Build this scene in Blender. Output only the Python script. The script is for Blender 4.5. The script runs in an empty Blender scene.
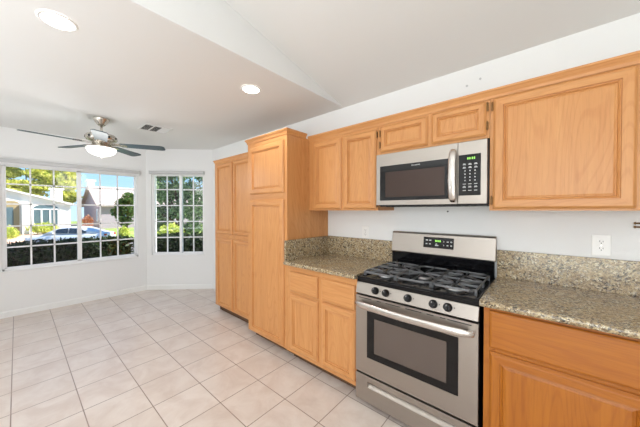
import bpy, bmesh, math, random
from mathutils import Vector, Matrix
random.seed(7)
sc = bpy.context.scene
COL = sc.collection
PI = math.pi

# ------------------------------------------------------------------ camera, world, lights, exposure
cam_d = bpy.data.cameras.new('camera')
cam_d.sensor_width = 36.0
cam_d.lens = 259.3 / 640 * 36.0
cam_d.clip_start = 0.02
cam_d.clip_end = 300
cam = bpy.data.objects.new('camera', cam_d)
COL.objects.link(cam)
cam.location = (1.034, -2.189, 1.38)
cam.rotation_euler = (math.radians(90 - 0.725), 0, math.radians(41.26))
sc.camera = cam

sc.view_settings.view_transform = 'Standard'
sc.view_settings.look = 'None'
sc.view_settings.gamma = 1.0
sc.view_settings.use_curve_mapping = False
sc.view_settings.exposure = 0.46

w = bpy.data.worlds.new('world')
sc.world = w
w.use_nodes = True
wn = w.node_tree.nodes
wl = w.node_tree.links
wtc = wn.new('ShaderNodeTexCoord')
wsp = wn.new('ShaderNodeSeparateXYZ')
wrp = wn.new('ShaderNodeValToRGB')
wrp.color_ramp.elements[0].position = 0.0
wrp.color_ramp.elements[0].color = (0.55, 0.75, 0.92, 1)
wrp.color_ramp.elements[1].position = 0.6
wrp.color_ramp.elements[1].color = (0.10, 0.27, 0.66, 1)
e_ = wrp.color_ramp.elements.new(0.12)
e_.color = (0.36, 0.64, 0.92, 1)
wl.new(wtc.outputs['Generated'], wsp.inputs[0])
wl.new(wsp.outputs[2], wrp.inputs[0])
wl.new(wrp.outputs[0], wn['Background'].inputs[0])
wn['Background'].inputs[1].default_value = 1.05

def lamp(name, kind, loc, rot, energy, color=(1, 1, 1), **kw):
    d = bpy.data.lights.new(name, kind)
    d.energy = energy
    d.color = color
    for k, v in kw.items():
        setattr(d, k, v)
    o = bpy.data.objects.new(name, d)
    COL.objects.link(o)
    o.location = loc
    o.rotation_euler = rot
    return o

# sun stands over +x +y, elevation 46 degrees
sd = Vector((0.64, 0.77, 1.05)).normalized()
lamp('sun', 'SUN', (8, 10, 20), sd.to_track_quat('Z', 'Y').to_euler(), 7.0, (1.0, 0.96, 0.9), angle=math.radians(0.6))
# unseen fill lamp added in the patio opening behind the camera
lamp('patio_fill', 'AREA', (1.5, -4.93, 1.2), (math.radians(90), 0, 0), 54, (0.985, 0.99, 1.0),
     shape='RECTANGLE', size=1.9, size_y=2.2)
# unseen fill lamps added behind the camera: shine up and wash the ceiling
lamp('ceiling_fill', 'AREA', (0.1, -3.9, 1.6), (math.radians(180), 0, 0), 50, (0.90, 0.96, 1.0),
     shape='RECTANGLE', size=2.6, size_y=1.6)
lamp('nook_fill', 'AREA', (-2.2, -4.2, 0.8), (math.radians(180), 0, 0), 26, (0.88, 0.95, 1.0),
     shape='RECTANGLE', size=1.8, size_y=1.0)  # second added fill, brightens the nook from out of view

# ------------------------------------------------------------------ materials
def srgb(r, g, b):
    f = lambda c: (c / 12.92 if c <= 0.04045 else ((c + 0.055) / 1.055) ** 2.4)
    return (f(r / 255), f(g / 255), f(b / 255), 1)

def mat(name, col, rough=0.5, metal=0.0, spec=0.5, emit=None, estr=1.0, coat=0.0):
    m = bpy.data.materials.new(name)
    m.use_nodes = True
    b = m.node_tree.nodes['Principled BSDF']
    b.inputs['Base Color'].default_value = col
    b.inputs['Roughness'].default_value = rough
    b.inputs['Metallic'].default_value = metal
    b.inputs['Specular IOR Level'].default_value = spec
    b.inputs['Coat Weight'].default_value = coat
    if emit:
        b.inputs['Emission Color'].default_value = emit
        b.inputs['Emission Strength'].default_value = estr
    return m

class NT:
    def __init__(s, m):
        s.t = m.node_tree
        s.b = s.t.nodes['Principled BSDF']
    def n(s, typ, **kw):
        x = s.t.nodes.new(typ)
        for k, v in kw.items():
            setattr(x, k, v)
        return x
    def l(s, a, b):
        s.t.links.new(a, b)
    def coords(s, scale=(1, 1, 1), loc=(0, 0, 0), out='Object'):
        tc = s.n('ShaderNodeTexCoord')
        mp = s.n('ShaderNodeMapping')
        mp.inputs['Scale'].default_value = scale
        mp.inputs['Location'].default_value = loc
        s.l(tc.outputs[out], mp.inputs[0])
        return mp.outputs[0]
    def noise(s, vec, scale=5, detail=3, rough=0.5, dist=0.0):
        x = s.n('ShaderNodeTexNoise')
        x.inputs['Scale'].default_value = scale
        x.inputs['Detail'].default_value = detail
        x.inputs['Roughness'].default_value = rough
        x.inputs['Distortion'].default_value = dist
        s.l(vec, x.inputs['Vector'])
        return x.outputs['Fac']
    def ramp(s, fac, stops, interp='LINEAR'):
        r = s.n('ShaderNodeValToRGB')
        r.color_ramp.interpolation = interp
        e = r.color_ramp.elements
        e[0].position, e[0].color = stops[0]
        e[1].position, e[1].color = stops[-1]
        for p, c in stops[1:-1]:
            q = e.new(p)
            q.color = c
        s.l(fac, r.inputs[0])
        return r.outputs[0]
    def mix(s, fac, a, b, mode='MIX'):
        m = s.n('ShaderNodeMix', data_type='RGBA', blend_type=mode)
        for i, v in ((0, fac), (6, a), (7, b)):
            if hasattr(v, 'links') or hasattr(v, 'is_output'):
                s.l(v, m.inputs[i])
            else:
                m.inputs[i].default_value = v
        return m.outputs[2]
    def bump(s, h, strength=0.2, dist=0.002):
        b = s.n('ShaderNodeBump')
        b.inputs['Strength'].default_value = strength
        b.inputs['Distance'].default_value = dist
        s.l(h, b.inputs['Height'])
        s.l(b.outputs[0], s.b.inputs['Normal'])

def plaster(name, col, bump=0.12):
    m = mat(name, col, 0.75, spec=0.25)
    t = NT(m)
    v = t.coords()
    t.bump(t.noise(v, 60, 3), bump, 0.001)
    return m

def wood(name, light, dark, axis='z'):
    m = mat(name, light, 0.36, spec=0.42)
    t = NT(m)
    sc_ = {'z': (1, 1, 0.055), 'x': (0.055, 1, 1)}[axis]
    v = t.coords(sc_)
    n1 = t.noise(v, 26, 4, 0.6, 0.4)
    n2 = t.noise(v, 150, 2, 0.6)
    c1 = t.ramp(n1, [(0.28, dark), (0.7, light)])
    v2 = t.coords({'z': (1, 1, 0.13), 'x': (0.13, 1, 1)}[axis])
    n3 = t.noise(v2, 4.5, 1, 0.4, 0.2)
    mul = t.n('ShaderNodeMath', operation='MULTIPLY')
    mul.inputs[1].default_value = 150
    t.l(n3, mul.inputs[0])
    sn = t.n('ShaderNodeMath', operation='SINE')
    t.l(mul.outputs[0], sn.inputs[0])
    c2 = t.mix(0.30, c1, t.ramp(sn.outputs[0], [(0.0, light), (0.55, light), (0.95, dark)]))
    lo = [c * 0.62 for c in dark[:3]] + [1]
    c3 = t.mix(0.13, c2, t.ramp(n2, [(0.36, lo), (0.5, light)]))
    t.l(c3, t.b.inputs['Base Color'])
    t.bump(n2, 0.06, 0.0006)
    return m

M = {}
M['wall'] = plaster('wall paint', srgb(233, 233, 232))
M['ceiling'] = plaster('ceiling paint', srgb(228, 228, 226), 0.2)
M['trim'] = mat('white trim', srgb(236, 236, 234), 0.4)
M['vinyl'] = mat('white vinyl', srgb(240, 240, 240), 0.35)
M['rail'] = mat('grey headrail', srgb(192, 192, 192), 0.45)
WL, WD = srgb(209, 151, 94), srgb(189, 125, 71)
M['wood'] = wood('honey oak upright grain', WL, WD, 'z')
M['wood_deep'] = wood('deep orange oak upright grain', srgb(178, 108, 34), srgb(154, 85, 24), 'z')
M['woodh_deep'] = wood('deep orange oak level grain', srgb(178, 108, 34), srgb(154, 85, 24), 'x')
M['woodh'] = wood('honey oak level grain', WL, WD, 'x')
M['kick'] = mat('toe kick', srgb(92, 64, 42), 0.7)  # brown darkened to carry the shadow under the cabinets
M['bronze'] = mat('aged bronze', srgb(128, 96, 58), 0.4, 0.6)
M['black'] = mat('black enamel', (0.004, 0.004, 0.005, 1), 0.12, spec=0.28)
M['blackm'] = mat('black plastic', (0.009, 0.008, 0.008, 1), 0.4, spec=0.35)
M['iron'] = mat('cast iron', (0.17, 0.175, 0.185, 1), 0.32, 0.6, spec=0.6)
M['burner'] = mat('burner cap', (0.015, 0.015, 0.017, 1), 0.4)
M['alum'] = mat('burner aluminium', (0.5, 0.5, 0.5, 1), 0.4, 0.9)
M['nickel'] = mat('brushed nickel', srgb(206, 200, 190), 0.26, 0.9)
M['blade'] = mat('slate fan blade', srgb(58, 76, 84), 0.4)
M['bowl'] = mat('frosted glass bowl', (0.9, 0.9, 0.88, 1), 0.4, emit=(1.0, 0.95, 0.87, 1), estr=1.1)
M['lens'] = mat('lamp lens', (0.9, 0.9, 0.9, 1), 0.4, emit=(1, 0.97, 0.92, 1), estr=9)
M['plate'] = mat('outlet plate', srgb(240, 239, 236), 0.35)
M['slot'] = mat('dark slot', (0.02, 0.02, 0.02, 1), 0.6)
M['mark'] = mat('white print', srgb(205, 205, 205), 0.5)
M['logo'] = mat('silver lettering', srgb(200, 200, 200), 0.4)
M['green'] = mat('green readout', (0.1, 0.3, 0.05, 1), 0.5, emit=(0.35, 0.8, 0.12, 1), estr=0.9)
M['glassdark'] = mat('dark oven glass', (0.008, 0.007, 0.007, 1), 0.05, spec=0.3)
M['glassin'] = mat('mirrored oven window', srgb(112, 102, 96), 0.02, 0.6, spec=0.4)
M['glassmw'] = mat('microwave window', srgb(70, 56, 50), 0.06, 0.35, spec=0.3)
M['ventgrey'] = mat('vent white', srgb(225, 224, 222), 0.5)
M['ventdark'] = mat('duct dark', srgb(70, 70, 72), 0.8)

def steel(name, col, rough, axis):
    m = mat(name, col, rough, 1.0)
    t = NT(m)
    v = t.coords({'x': (0.6, 60, 60), 'z': (60, 60, 0.6)}[axis])
    n = t.noise(v, 8, 3, 0.6)
    t.l(t.ramp(n, [(0.3, (rough * 0.85,) * 3 + (1,)), (0.7, (rough * 1.2,) * 3 + (1,))]), t.b.inputs['Roughness'])
    t.bump(n, 0.04, 0.0004)
    return m
M['steel'] = steel('brushed stainless steel', srgb(170, 162, 154), 0.38, 'x')
M['steelh'] = steel('polished stainless bar', srgb(206, 200, 194), 0.24, 'x')

def granite():
    m = mat('speckled granite', srgb(170, 150, 115), 0.16, spec=0.5)
    t = NT(m)
    v = t.coords()
    vd = t.n('ShaderNodeTexVoronoi')
    vd.inputs['Scale'].default_value = 130
    wob = t.n('ShaderNodeTexNoise')
    wob.inputs['Scale'].default_value = 60
    add = t.n('ShaderNodeVectorMath', operation='MULTIPLY_ADD')
    add.inputs[1].default_value = (0.02, 0.02, 0.02)
    t.l(v, wob.inputs['Vector'])
    t.l(wob.outputs['Color'], add.inputs[0])
    t.l(v, add.inputs[2])
    t.l(add.outputs[0], vd.inputs['Vector'])
    sep = t.n('ShaderNodeSeparateColor')
    t.l(vd.outputs['Color'], sep.inputs[0])
    c = t.ramp(sep.outputs[0], [(0.0, srgb(66, 58, 48)), (0.14, srgb(122, 102, 76)), (0.32, srgb(166, 144, 110)),
                                (0.52, srgb(190, 172, 136)), (0.74, srgb(152, 142, 126)), (0.88, srgb(216, 204, 176))], 'CONSTANT')
    big = t.noise(v, 16, 3)
    c2 = t.mix(t.ramp(big, [(0.45, (0, 0, 0, 1)), (0.62, (0.5, 0.5, 0.5, 1))]), c, srgb(176, 150, 112))
    fine = t.noise(v, 240, 2)
    c3 = t.mix(t.ramp(fine, [(0.57, (0, 0, 0, 1)), (0.63, (0.8, 0.8, 0.8, 1))]), c2, srgb(40, 36, 32))
    t.l(c3, t.b.inputs['Base Color'])
    return m
M['granite'] = granite()

def tile():
    m = mat('beige floor tile', srgb(222, 206, 192), 0.3, spec=0.4)
    t = NT(m)
    T = 0.325
    v = t.coords(loc=(0.409 + T * 40, 1.266 + T * 40, 0))
    v.node.inputs['Rotation'].default_value = (0, 0, -0.0128)
    br = t.n('ShaderNodeTexBrick')
    br.offset = 0
    br.squash = 1
    br.inputs['Scale'].default_value = 1
    br.inputs['Mortar Size'].default_value = 0.0034
    br.inputs['Mortar Smooth'].default_value = 0.2
    br.inputs['Bias'].default_value = 0
    br.inputs['Brick Width'].default_value = T
    br.inputs['Row Height'].default_value = T
    br.inputs['Color1'].default_value = srgb(222, 211, 202)
    br.inputs['Color2'].default_value = srgb(216, 204, 194)
    br.inputs['Mortar'].default_value = srgb(136, 117, 105)
    t.l(v, br.inputs['Vector'])
    n = t.noise(t.coords(), 5, 5, 0.65, 0.6)
    c = t.mix(t.ramp(n, [(0.36, (0.85, 0.85, 0.85, 1)), (0.62, (0, 0, 0, 1))]), br.outputs['Color'],
              t.mix(0.5, br.outputs['Color'], srgb(190, 168, 154)))
    t.l(c, t.b.inputs['Base Color'])
    inv = t.n('ShaderNodeMath', operation='SUBTRACT')
    inv.inputs[0].default_value = 1
    t.l(br.outputs['Fac'], inv.inputs[1])
    t.bump(inv.outputs[0], 0.4, 0.002)
    return m
M['tile'] = tile()

def pane_glass():
    m = bpy.data.materials.new('window pane glass')
    m.use_nodes = True
    nt = m.node_tree
    nt.nodes.clear()
    out = nt.nodes.new('ShaderNodeOutputMaterial')
    mx = nt.nodes.new('ShaderNodeMixShader')
    tr = nt.nodes.new('ShaderNodeBsdfTransparent')
    gl = nt.nodes.new('ShaderNodeBsdfGlossy')
    gl.inputs['Roughness'].default_value = 0.02
    tr.inputs[0].default_value = (0.96, 0.97, 0.97, 1)
    mx.inputs[0].default_value = 0.018
    nt.links.new(tr.outputs[0], mx.inputs[1])
    nt.links.new(gl.outputs[0], mx.inputs[2])
    nt.links.new(mx.outputs[0], out.inputs[0])
    return m
M['pane'] = pane_glass()

def leaf(name, a, b, thin=0.45):
    m = mat(name, a, 0.55, spec=0.3)
    t = NT(m)
    g = t.n('ShaderNodeNewGeometry')
    c = t.ramp(g.outputs['Random Per Island'], [(0.0, a), (1.0, b)])
    t.l(c, t.b.inputs['Base Color'])
    tr = t.n('ShaderNodeBsdfTranslucent')
    t.l(c, tr.inputs[0])
    mx = t.n('ShaderNodeMixShader')
    mx.inputs[0].default_value = thin
    t.l(t.b.outputs[0], mx.inputs[1])
    t.l(tr.outputs[0], mx.inputs[2])
    t.l(mx.outputs[0], t.t.nodes['Material Output'].inputs[0])
    return m
M['leaf_yellow'] = leaf('yellow green leaves', srgb(176, 188, 62), srgb(252, 244, 150))
M['leaf_green'] = leaf('mid green leaves', srgb(62, 96, 44), srgb(140, 168, 92))
M['leaf_tree'] = leaf('grey green leaves', srgb(60, 92, 58), srgb(176, 200, 150))
M['leaf_hedge'] = leaf('dark hedge leaves', srgb(16, 26, 13), srgb(52, 72, 34), 0.15)
M['leaf_lime'] = leaf('lime shrub leaves', srgb(178, 196, 76), srgb(240, 240, 140))
M['leaf_orange'] = leaf('rust shrub leaves', srgb(176, 110, 76), srgb(226, 170, 130))
M['bark'] = mat('bark', srgb(96, 78, 62), 0.9)
M['stucco'] = mat('white stucco', srgb(240, 236, 228), 0.9)
M['stucco2'] = mat('grey stucco', srgb(170, 158, 166), 0.9)
M['housewin'] = mat('house window glass', srgb(96, 116, 122), 0.1, spec=0.6)
M['housedoor'] = mat('house door', srgb(170, 150, 110), 0.5)
def rooftile():
    m = mat('pink clay roof tile', srgb(214, 180, 166), 0.8)
    t = NT(m)
    wv = t.n('ShaderNodeTexWave', wave_type='BANDS', bands_direction='X')
    wv.inputs['Scale'].default_value = 1.0
    wv.inputs['Distortion'].default_value = 0.4
    t.l(t.coords(out='Object'), wv.inputs['Vector'])
    t.l(t.ramp(wv.outputs['Fac'], [(0.1, srgb(188, 162, 150)), (0.7, srgb(216, 198, 188))]), t.b.inputs['Base Color'])
    return m
M['roof'] = rooftile()
def grass():
    m = mat('lawn', srgb(140, 160, 80), 0.95)
    t = NT(m)
    n = t.noise(t.coords(), 3, 5)
    t.l(t.ramp(n, [(0.3, srgb(120, 146, 66)), (0.7, srgb(176, 188, 104))]), t.b.inputs['Base Color'])
    return m
M['lawn'] = grass()
M['gravel'] = mat('pink gravel', srgb(214, 178, 156), 0.95)
M['asphalt'] = mat('asphalt', srgb(128, 124, 122), 0.95)
M['car'] = mat('silver car paint', srgb(226, 228, 232), 0.3, 0.1, coat=0.4)
M['carglass'] = mat('car glass', srgb(40, 52, 66), 0.08, spec=0.7)
M['rubber'] = mat('tyre rubber', (0.02, 0.02, 0.02, 1), 0.8)
M['hub'] = mat('wheel hub', srgb(170, 172, 176), 0.3, 0.8)
M['tail'] = mat('red tail lamp', srgb(170, 24, 20), 0.25)
M['headl'] = mat('clear headlamp', srgb(226, 230, 232), 0.15)

# ------------------------------------------------------------------ mesh helpers
class MB:
    """collects shapes of one part"""
    def __init__(s, xf=None):
        s.v, s.f, s.m, s.sm = [], [], [], []
        s.xf = xf
    def add(s, vs, fs, mi=0, smooth=False):
        o = len(s.v)
        s.v += [tuple(s.xf @ Vector(p)) if s.xf else tuple(p) for p in vs]
        for f in fs:
            s.f.append([i + o for i in f])
            s.m.append(mi)
            s.sm.append(smooth)
        return s
    def box(s, x0, x1, y0, y1, z0, z1, mi=0):
        v = [(x, y, z) for z in (z0, z1) for y in (y0, y1) for x in (x0, x1)]
        return s.add(v, [(0, 2, 3, 1), (4, 5, 7, 6), (0, 1, 5, 4), (2, 6, 7, 3), (0, 4, 6, 2), (1, 3, 7, 5)], mi)
    def prism(s, poly, y0, y1, axis='y', mi=0, smooth=False):
        """poly of (a,b) extruded along axis"""
        P = {'y': lambda a, b, t: (a, t, b), 'x': lambda a, b, t: (t, a, b), 'z': lambda a, b, t: (a, b, t)}[axis]
        n = len(poly)
        v = [P(a, b, y0) for a, b in poly] + [P(a, b, y1) for a, b in poly]
        f = [tuple(range(n)), tuple(range(2 * n - 1, n - 1, -1))]
        s.add(v, f, mi)
        o = len(s.v) - 2 * n
        for i in range(n):
            j = (i + 1) % n
            s.f.append([o + i, o + n + i, o + n + j, o + j])
            s.m.append(mi)
            s.sm.append(smooth)
        return s
    def lathe(s, prof, c=(0, 0, 0), n=32, axis='z', mi=0, caps=True):
        """prof of (r,h)"""
        v = []
        for r, h in prof:
            for k in range(n):
                a = 2 * PI * k / n
                p = {'z': (r * math.cos(a), r * math.sin(a), h), 'y': (r * math.cos(a), h, r * math.sin(a)),
                     'x': (h, r * math.cos(a), r * math.sin(a))}[axis]
                v.append((c[0] + p[0], c[1] + p[1], c[2] + p[2]))
        f = []
        for i in range(len(prof) - 1):
            for k in range(n):
                f.append((i * n + k, i * n + (k + 1) % n, (i + 1) * n + (k + 1) % n, (i + 1) * n + k))
        s.add(v, f, mi, True)
        if caps:
            o = len(s.v) - len(v)
            s.f.append([o + k for k in range(n)]); s.m.append(mi); s.sm.append(False)
            q = o + (len(prof) - 1) * n
            s.f.append([q + k for k in range(n)]); s.m.append(mi); s.sm.append(False)
        return s
    def tube(s, pts, r, n=10, mi=0, rr=None):
        pts = [Vector(p) for p in pts]
        v = []
        for i, p in enumerate(pts):
            d = (pts[min(i + 1, len(pts) - 1)] - pts[max(i - 1, 0)]).normalized()
            a = d.orthogonal().normalized() if i == 0 else (a - d * a.dot(d)).normalized()
            b = d.cross(a)
            R = rr[i] if rr else r
            for k in range(n):
                t = 2 * PI * k / n
                v.append(p + a * (R * math.cos(t)) + b * (R * math.sin(t)))
        f = [(i * n + k, i * n + (k + 1) % n, (i + 1) * n + (k + 1) % n, (i + 1) * n + k) for i in range(len(pts) - 1) for k in range(n)]
        s.add(v, f, mi, True)
        o = len(s.v) - len(v)
        s.f.append([o + k for k in range(n)]); s.m.append(mi); s.sm.append(False)
        s.f.append([len(s.v) - n + k for k in range(n)]); s.m.append(mi); s.sm.append(False)
        return s
    def loft(s, rings, mi=0, smooth=True, closed=True):
        n = len(rings[0])
        v = [p for r in rings for p in r]
        f = [(i * n + k, i * n + (k + 1) % n, (i + 1) * n + (k + 1) % n, (i + 1) * n + k) for i in range(len(rings) - 1) for k in range(n)]
        s.add(v, f, mi, smooth)
        if closed:
            o = len(s.v) - len(v)
            s.f.append([o + k for k in range(n)]); s.m.append(mi); s.sm.append(False)
            q = len(s.v) - n
            s.f.append([q + k for k in range(n)]); s.m.append(mi); s.sm.append(False)
        return s

def world_loc(o):
    v = Vector((0, 0, 0))
    while o:
        v += o.location
        o = o.parent
    return v

def obj(name, mb, mats, parent=None, bevel=0.0, seg=2, loc=None):
    """link one part (or one-mesh thing); mesh coordinates are world coordinates"""
    off = world_loc(parent) if parent else Vector(loc or (0, 0, 0))
    me = bpy.data.meshes.new(name)
    me.from_pydata([tuple(Vector(v) - off) for v in mb.v], [], mb.f)
    bm = bmesh.new()
    bm.from_mesh(me)
    bmesh.ops.recalc_face_normals(bm, faces=bm.faces[:])
    bm.to_mesh(me)
    bm.free()
    me.polygons.foreach_set('material_index', mb.m)
    me.polygons.foreach_set('use_smooth', mb.sm)
    for m in (mats if isinstance(mats, (list, tuple)) else [mats]):
        me.materials.append(M[m] if isinstance(m, str) else m)
    o = bpy.data.objects.new(name, me)
    COL.objects.link(o)
    if parent:
        o.parent = parent
    elif loc:
        o.location = loc
    if bevel:
        b = o.modifiers.new('edge', 'BEVEL')
        b.width = bevel
        b.segments = seg
        b.limit_method = 'ANGLE'
        b.angle_limit = math.radians(40)
        b.harden_normals = False
    return o

def tag(o, label=None, cat=None, group=None, kind=None):
    if label: o['label'] = label
    if cat: o['category'] = cat
    if group: o['group'] = group
    if kind: o['kind'] = kind
    return o

def thing(name, label, cat, loc=(0, 0, 0), group=None):
    o = bpy.data.objects.new(name, None)
    o.empty_display_size = 0.1
    COL.objects.link(o)
    o.location = loc
    return tag(o, label, cat, group)

def struct(name, mb, mats, parent=None, **kw):
    o = obj(name, mb, mats, parent, **kw)
    o['kind'] = 'structure'
    return o

def dup(root, loc, label, rotz=None):
    r = root.copy()
    COL.objects.link(r)
    r.location = loc
    r['label'] = label
    if rotz is not None:
        r.rotation_euler = (0, 0, rotz)
    for ch in root.children:
        c = ch.copy()
        COL.objects.link(c)
        c.parent = r
        for g in ch.children:
            d = g.copy()
            COL.objects.link(d)
            d.parent = c
    return r

# ------------------------------------------------------------------ room shell
H = 2.44
KX = -0.56            # where the flat nook ceiling meets the vaulted kitchen ceiling
VS = 0.232            # rise of the vault per metre from the cabinet wall
YB, XE, XW = -5.0, 2.6, -3.38
foot = [(-3.38, 0.0), (XE, 0.0), (XE, YB), (XW, YB), (XW, -3.30), (-4.18, -2.50), (-4.18, -0.80)]

def wall(name, p0, p1, z1, holes=(), out=0.16, ztop=None, ext=(0, 0)):
    """inner face on segment p0->p1 with the room on its right; thickness goes outwards; ztop may be a function of s"""
    a, b = Vector((*p0, 0)), Vector((*p1, 0))
    e = (b - a).normalized()
    n = Vector((-e.y, e.x, 0))                 # outwards (left of travel)
    xf = Matrix(((e.x, n.x, 0, a.x), (e.y, n.y, 0, a.y), (0, 0, 1, 0), (0, 0, 0, 1)))
    L = (b - a).length
    mb = MB(xf)
    zt = ztop or (lambda s: z1)
    cuts = sorted({-ext[0], L + ext[1], *[h[0] for h in holes], *[h[1] for h in holes]})
    for s0, s1 in zip(cuts[:-1], cuts[1:]):
        hs = [h for h in holes if h[0] <= s0 + 1e-6 and h[1] >= s1 - 1e-6]
        zs = [(0, None)]
        if hs:
            zs = [(0, hs[0][2]), (hs[0][3], None)]
        for za, zb in zs:
            if zb is None:
                poly = [(s0, za), (s1, za), (s1, zt(s1)), (s0, zt(s0))]
            else:
                poly = [(s0, za), (s1, za), (s1, zb), (s0, zb)]
            mb.prism(poly, 0.0, out, 'y')
    return struct(name, mb, 'wall'), xf, L

# floor
mb = MB().prism(foot, -0.12, 0.0, 'z')
struct('floor', mb, 'tile')
# ceiling: flat over the nook, a rising gable strip, and the vaulted kitchen part
zv = lambda y: H - VS * y
mb = MB()
mb.prism([(-3.38, 0.0), (KX - 0.04, 0.0), (KX - 0.04, YB), (XW, YB), (XW, -3.30), (-4.18, -2.50), (-4.18, -0.80)], H, H + 0.12, 'z')
mb.prism([(0.0, H), (YB, zv(YB) + 0.02), (YB, H)], KX - 0.04, KX, 'x')
mb.prism([(0.0, H), (YB, zv(YB)), (YB, zv(YB) + 0.14), (0.0, H + 0.14)], KX - 0.02, XE, 'x')
struct('ceiling', mb, 'ceiling')

wall('wall_north', (-3.38, 0), (XE, 0), H, ext=(0, 0))
W1 = (0.115, 1.58, 0.595, 1.99)
wall('wall_northwest', (-4.18, -0.80), (-3.38, 0), H, [(0.085, 0.972, 0.60, 2.02)])
wall('wall_west', (-4.18, -2.50), (-4.18, -0.80), H, [(W1[0], W1[1], W1[2], W1[3])])
wall('wall_southwest', (-3.38, -3.30), (-4.18, -2.50), H)
wall('wall_nook', (XW, YB), (XW, -3.30), H)
wall('wall_south', (XE, YB), (XW, YB), 0, [(0.1, 2.1, 0.02, 2.35)],
     ztop=lambda s: max(H, zv(YB)) + 0.05)
wall('wall_east', (XE, 0), (XE, YB), 0, ztop=lambda s: zv(-s) + 0.05)

# roof slab outside so the house shades its own hedges
mb = MB()
mb.box(-4.9, 3.0, -5.4, 0.6, 3.75, 3.85)
struct('roof', mb, 'stucco')

def base(name, p0, p1, parent=None):
    a, b = Vector((*p0, 0)), Vector((*p1, 0))
    e = (b - a).normalized()
    n = Vector((e.y, -e.x, 0))
    xf = Matrix(((e.x, n.x, 0, a.x), (e.y, n.y, 0, a.y), (0, 0, 1, 0), (0, 0, 0, 1)))
    L = (b - a).length
    mb = MB(xf).prism([(0.0, 0.0), (0.012, 0.0), (0.012, 0.07), (0.006, 0.082), (0.0, 0.082)], 0.004, L - 0.004, 'x')
    struct(name, mb, 'trim')
base('baseboard_north', (-3.38, 0), (-2.40, 0))
base('baseboard_northwest', (-4.18, -0.80), (-3.38, 0))
base('baseboard_west', (-4.18, -2.50), (-4.18, -0.80))
base('baseboard_southwest', (-3.38, -3.30), (-4.18, -2.50))

def window(name, p0, p1, s0, s1, z0, z1, cols_l, cols_r, mull, rows, label):
    """two-sash gridded window; s runs along the wall, t goes outwards"""
    a, b = Vector((*p0, 0)), Vector((*p1, 0))
    e = (b - a).normalized()
    n = Vector((-e.y, e.x, 0))
    xf = Matrix(((e.x, n.x, 0, a.x), (e.y, n.y, 0, a.y), (0, 0, 1, 0), (0, 0, 0, 1)))
    mid = xf @ Vector(((s0 + s1) / 2, 0.05, z0))
    r = bpy.data.objects.new(name, None)
    COL.objects.link(r)
    r.location = mid
    r['kind'] = 'structure'
    f = MB(xf)
    w_ = 0.026
    f.box(s0, s0 + w_, 0.02, 0.10, z0, z1)
    f.box(s1 - w_, s1, 0.02, 0.10, z0, z1)
    f.box(s0, s1, 0.02, 0.10, z0, z0 + 0.03)
    f.box(s0, s1, 0.02, 0.10, z1 - 0.03, z1)
    obj('window_frame', f, 'vinyl', r, 0.003)
    g0, g1, h0, h1 = s0 + w_, s1 - w_, z0 + 0.03, z1 - 0.03
    for (a0, a1, cols, t0) in ((g0, mull[1], cols_l, 0.03), (mull[0], g1, cols_r, 0.055)):
        sash = MB(xf)
        q = 0.016
        lq = (mull[1] - mull[0]) if a1 == mull[1] else q
        rq = (mull[1] - mull[0]) if a0 == mull[0] else q
        sash.box(a0, a0 + (q if a1 == mull[1] else rq), t0, t0 + 0.024, h0, h1)
        sash.box(a1 - (lq if a1 == mull[1] else q), a1, t0, t0 + 0.024, h0, h1)
        sash.box(a0, a1, t0, t0 + 0.024, h0, h0 + q)
        sash.box(a0, a1, t0, t0 + 0.024, h1 - q, h1)
        so = obj('sash', sash, 'vinyl', r, 0.002)
        gr = MB(xf)
        for c in cols:
            gr.box(c - 0.009, c + 0.009, t0 + 0.004, t0 + 0.018, h0 + q, h1 - q)
        for z in rows:
            gr.box(a0 + q, a1 - q, t0 + 0.004, t0 + 0.018, z - 0.009, z + 0.009)
        obj('grille', gr, 'vinyl', so)
        p = MB(xf).box(a0 + 0.004, a1 - 0.004, t0 + 0.009, t0 + 0.013, h0 + 0.004, h1 - 0.004)
        obj('pane', p, 'pane', so)
    s = MB(xf).box(s0 - 0.0, s1 + 0.0, -0.012, 0.02, z0 - 0.012, z0 + 0.004)
    obj('sill', s, 'trim', r, 0.003)
    return xf
rows = (0.897, 1.172, 1.460, 1.722)
yw = lambda y: y + 2.50
xf1 = window('window_1', (-4.18, -2.50), (-4.18, -0.80), W1[0], W1[1], W1[2], W1[3],
             (yw(-2.133), yw(-1.911)), (yw(-1.404), yw(-1.185)), (yw(-1.673), yw(-1.624)), rows, '')
xf2 = window('window_2', (-4.18, -0.80), (-3.38, 0), 0.085, 0.972, 0.60, 2.02,
             (0.333,), (0.768,), (0.54, 0.585), (0.904, 1.183, 1.462, 1.741), '')

def blind(xf, s0, s1, z0, z1, label):
    c = xf @ Vector(((s0 + s1) / 2, -0.02, z0))
    r = thing('window_blind', label, 'blind', c, None)
    obj('headrail', MB(xf).box(s0, s1, -0.045, -0.001, z1 - 0.05, z1), 'rail', r, 0.003)
    st = MB(xf)
    z = z0
    while z < z1 - 0.052:
        st.box(s0 + 0.01, s1 - 0.01, -0.036, -0.008, z, z + 0.006)
        z += 0.008
    obj('gathered_slats', st, 'vinyl', r)
    for s in (s0, s1):
        obj('end_bracket', MB(xf).box(s - 0.003, s + 0.003, -0.048, -0.001, z1 - 0.054, z1 + 0.004), 'rail', r, 0.001)
blind(xf1, 0.10, 1.60, 1.955, 2.04, 'long white blind gathered up under its headrail across the wide three-by-three window')
blind(xf2, 0.075, 0.982, 1.995, 2.055, 'short white blind gathered up over the narrow bay window beside the pantry')

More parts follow.
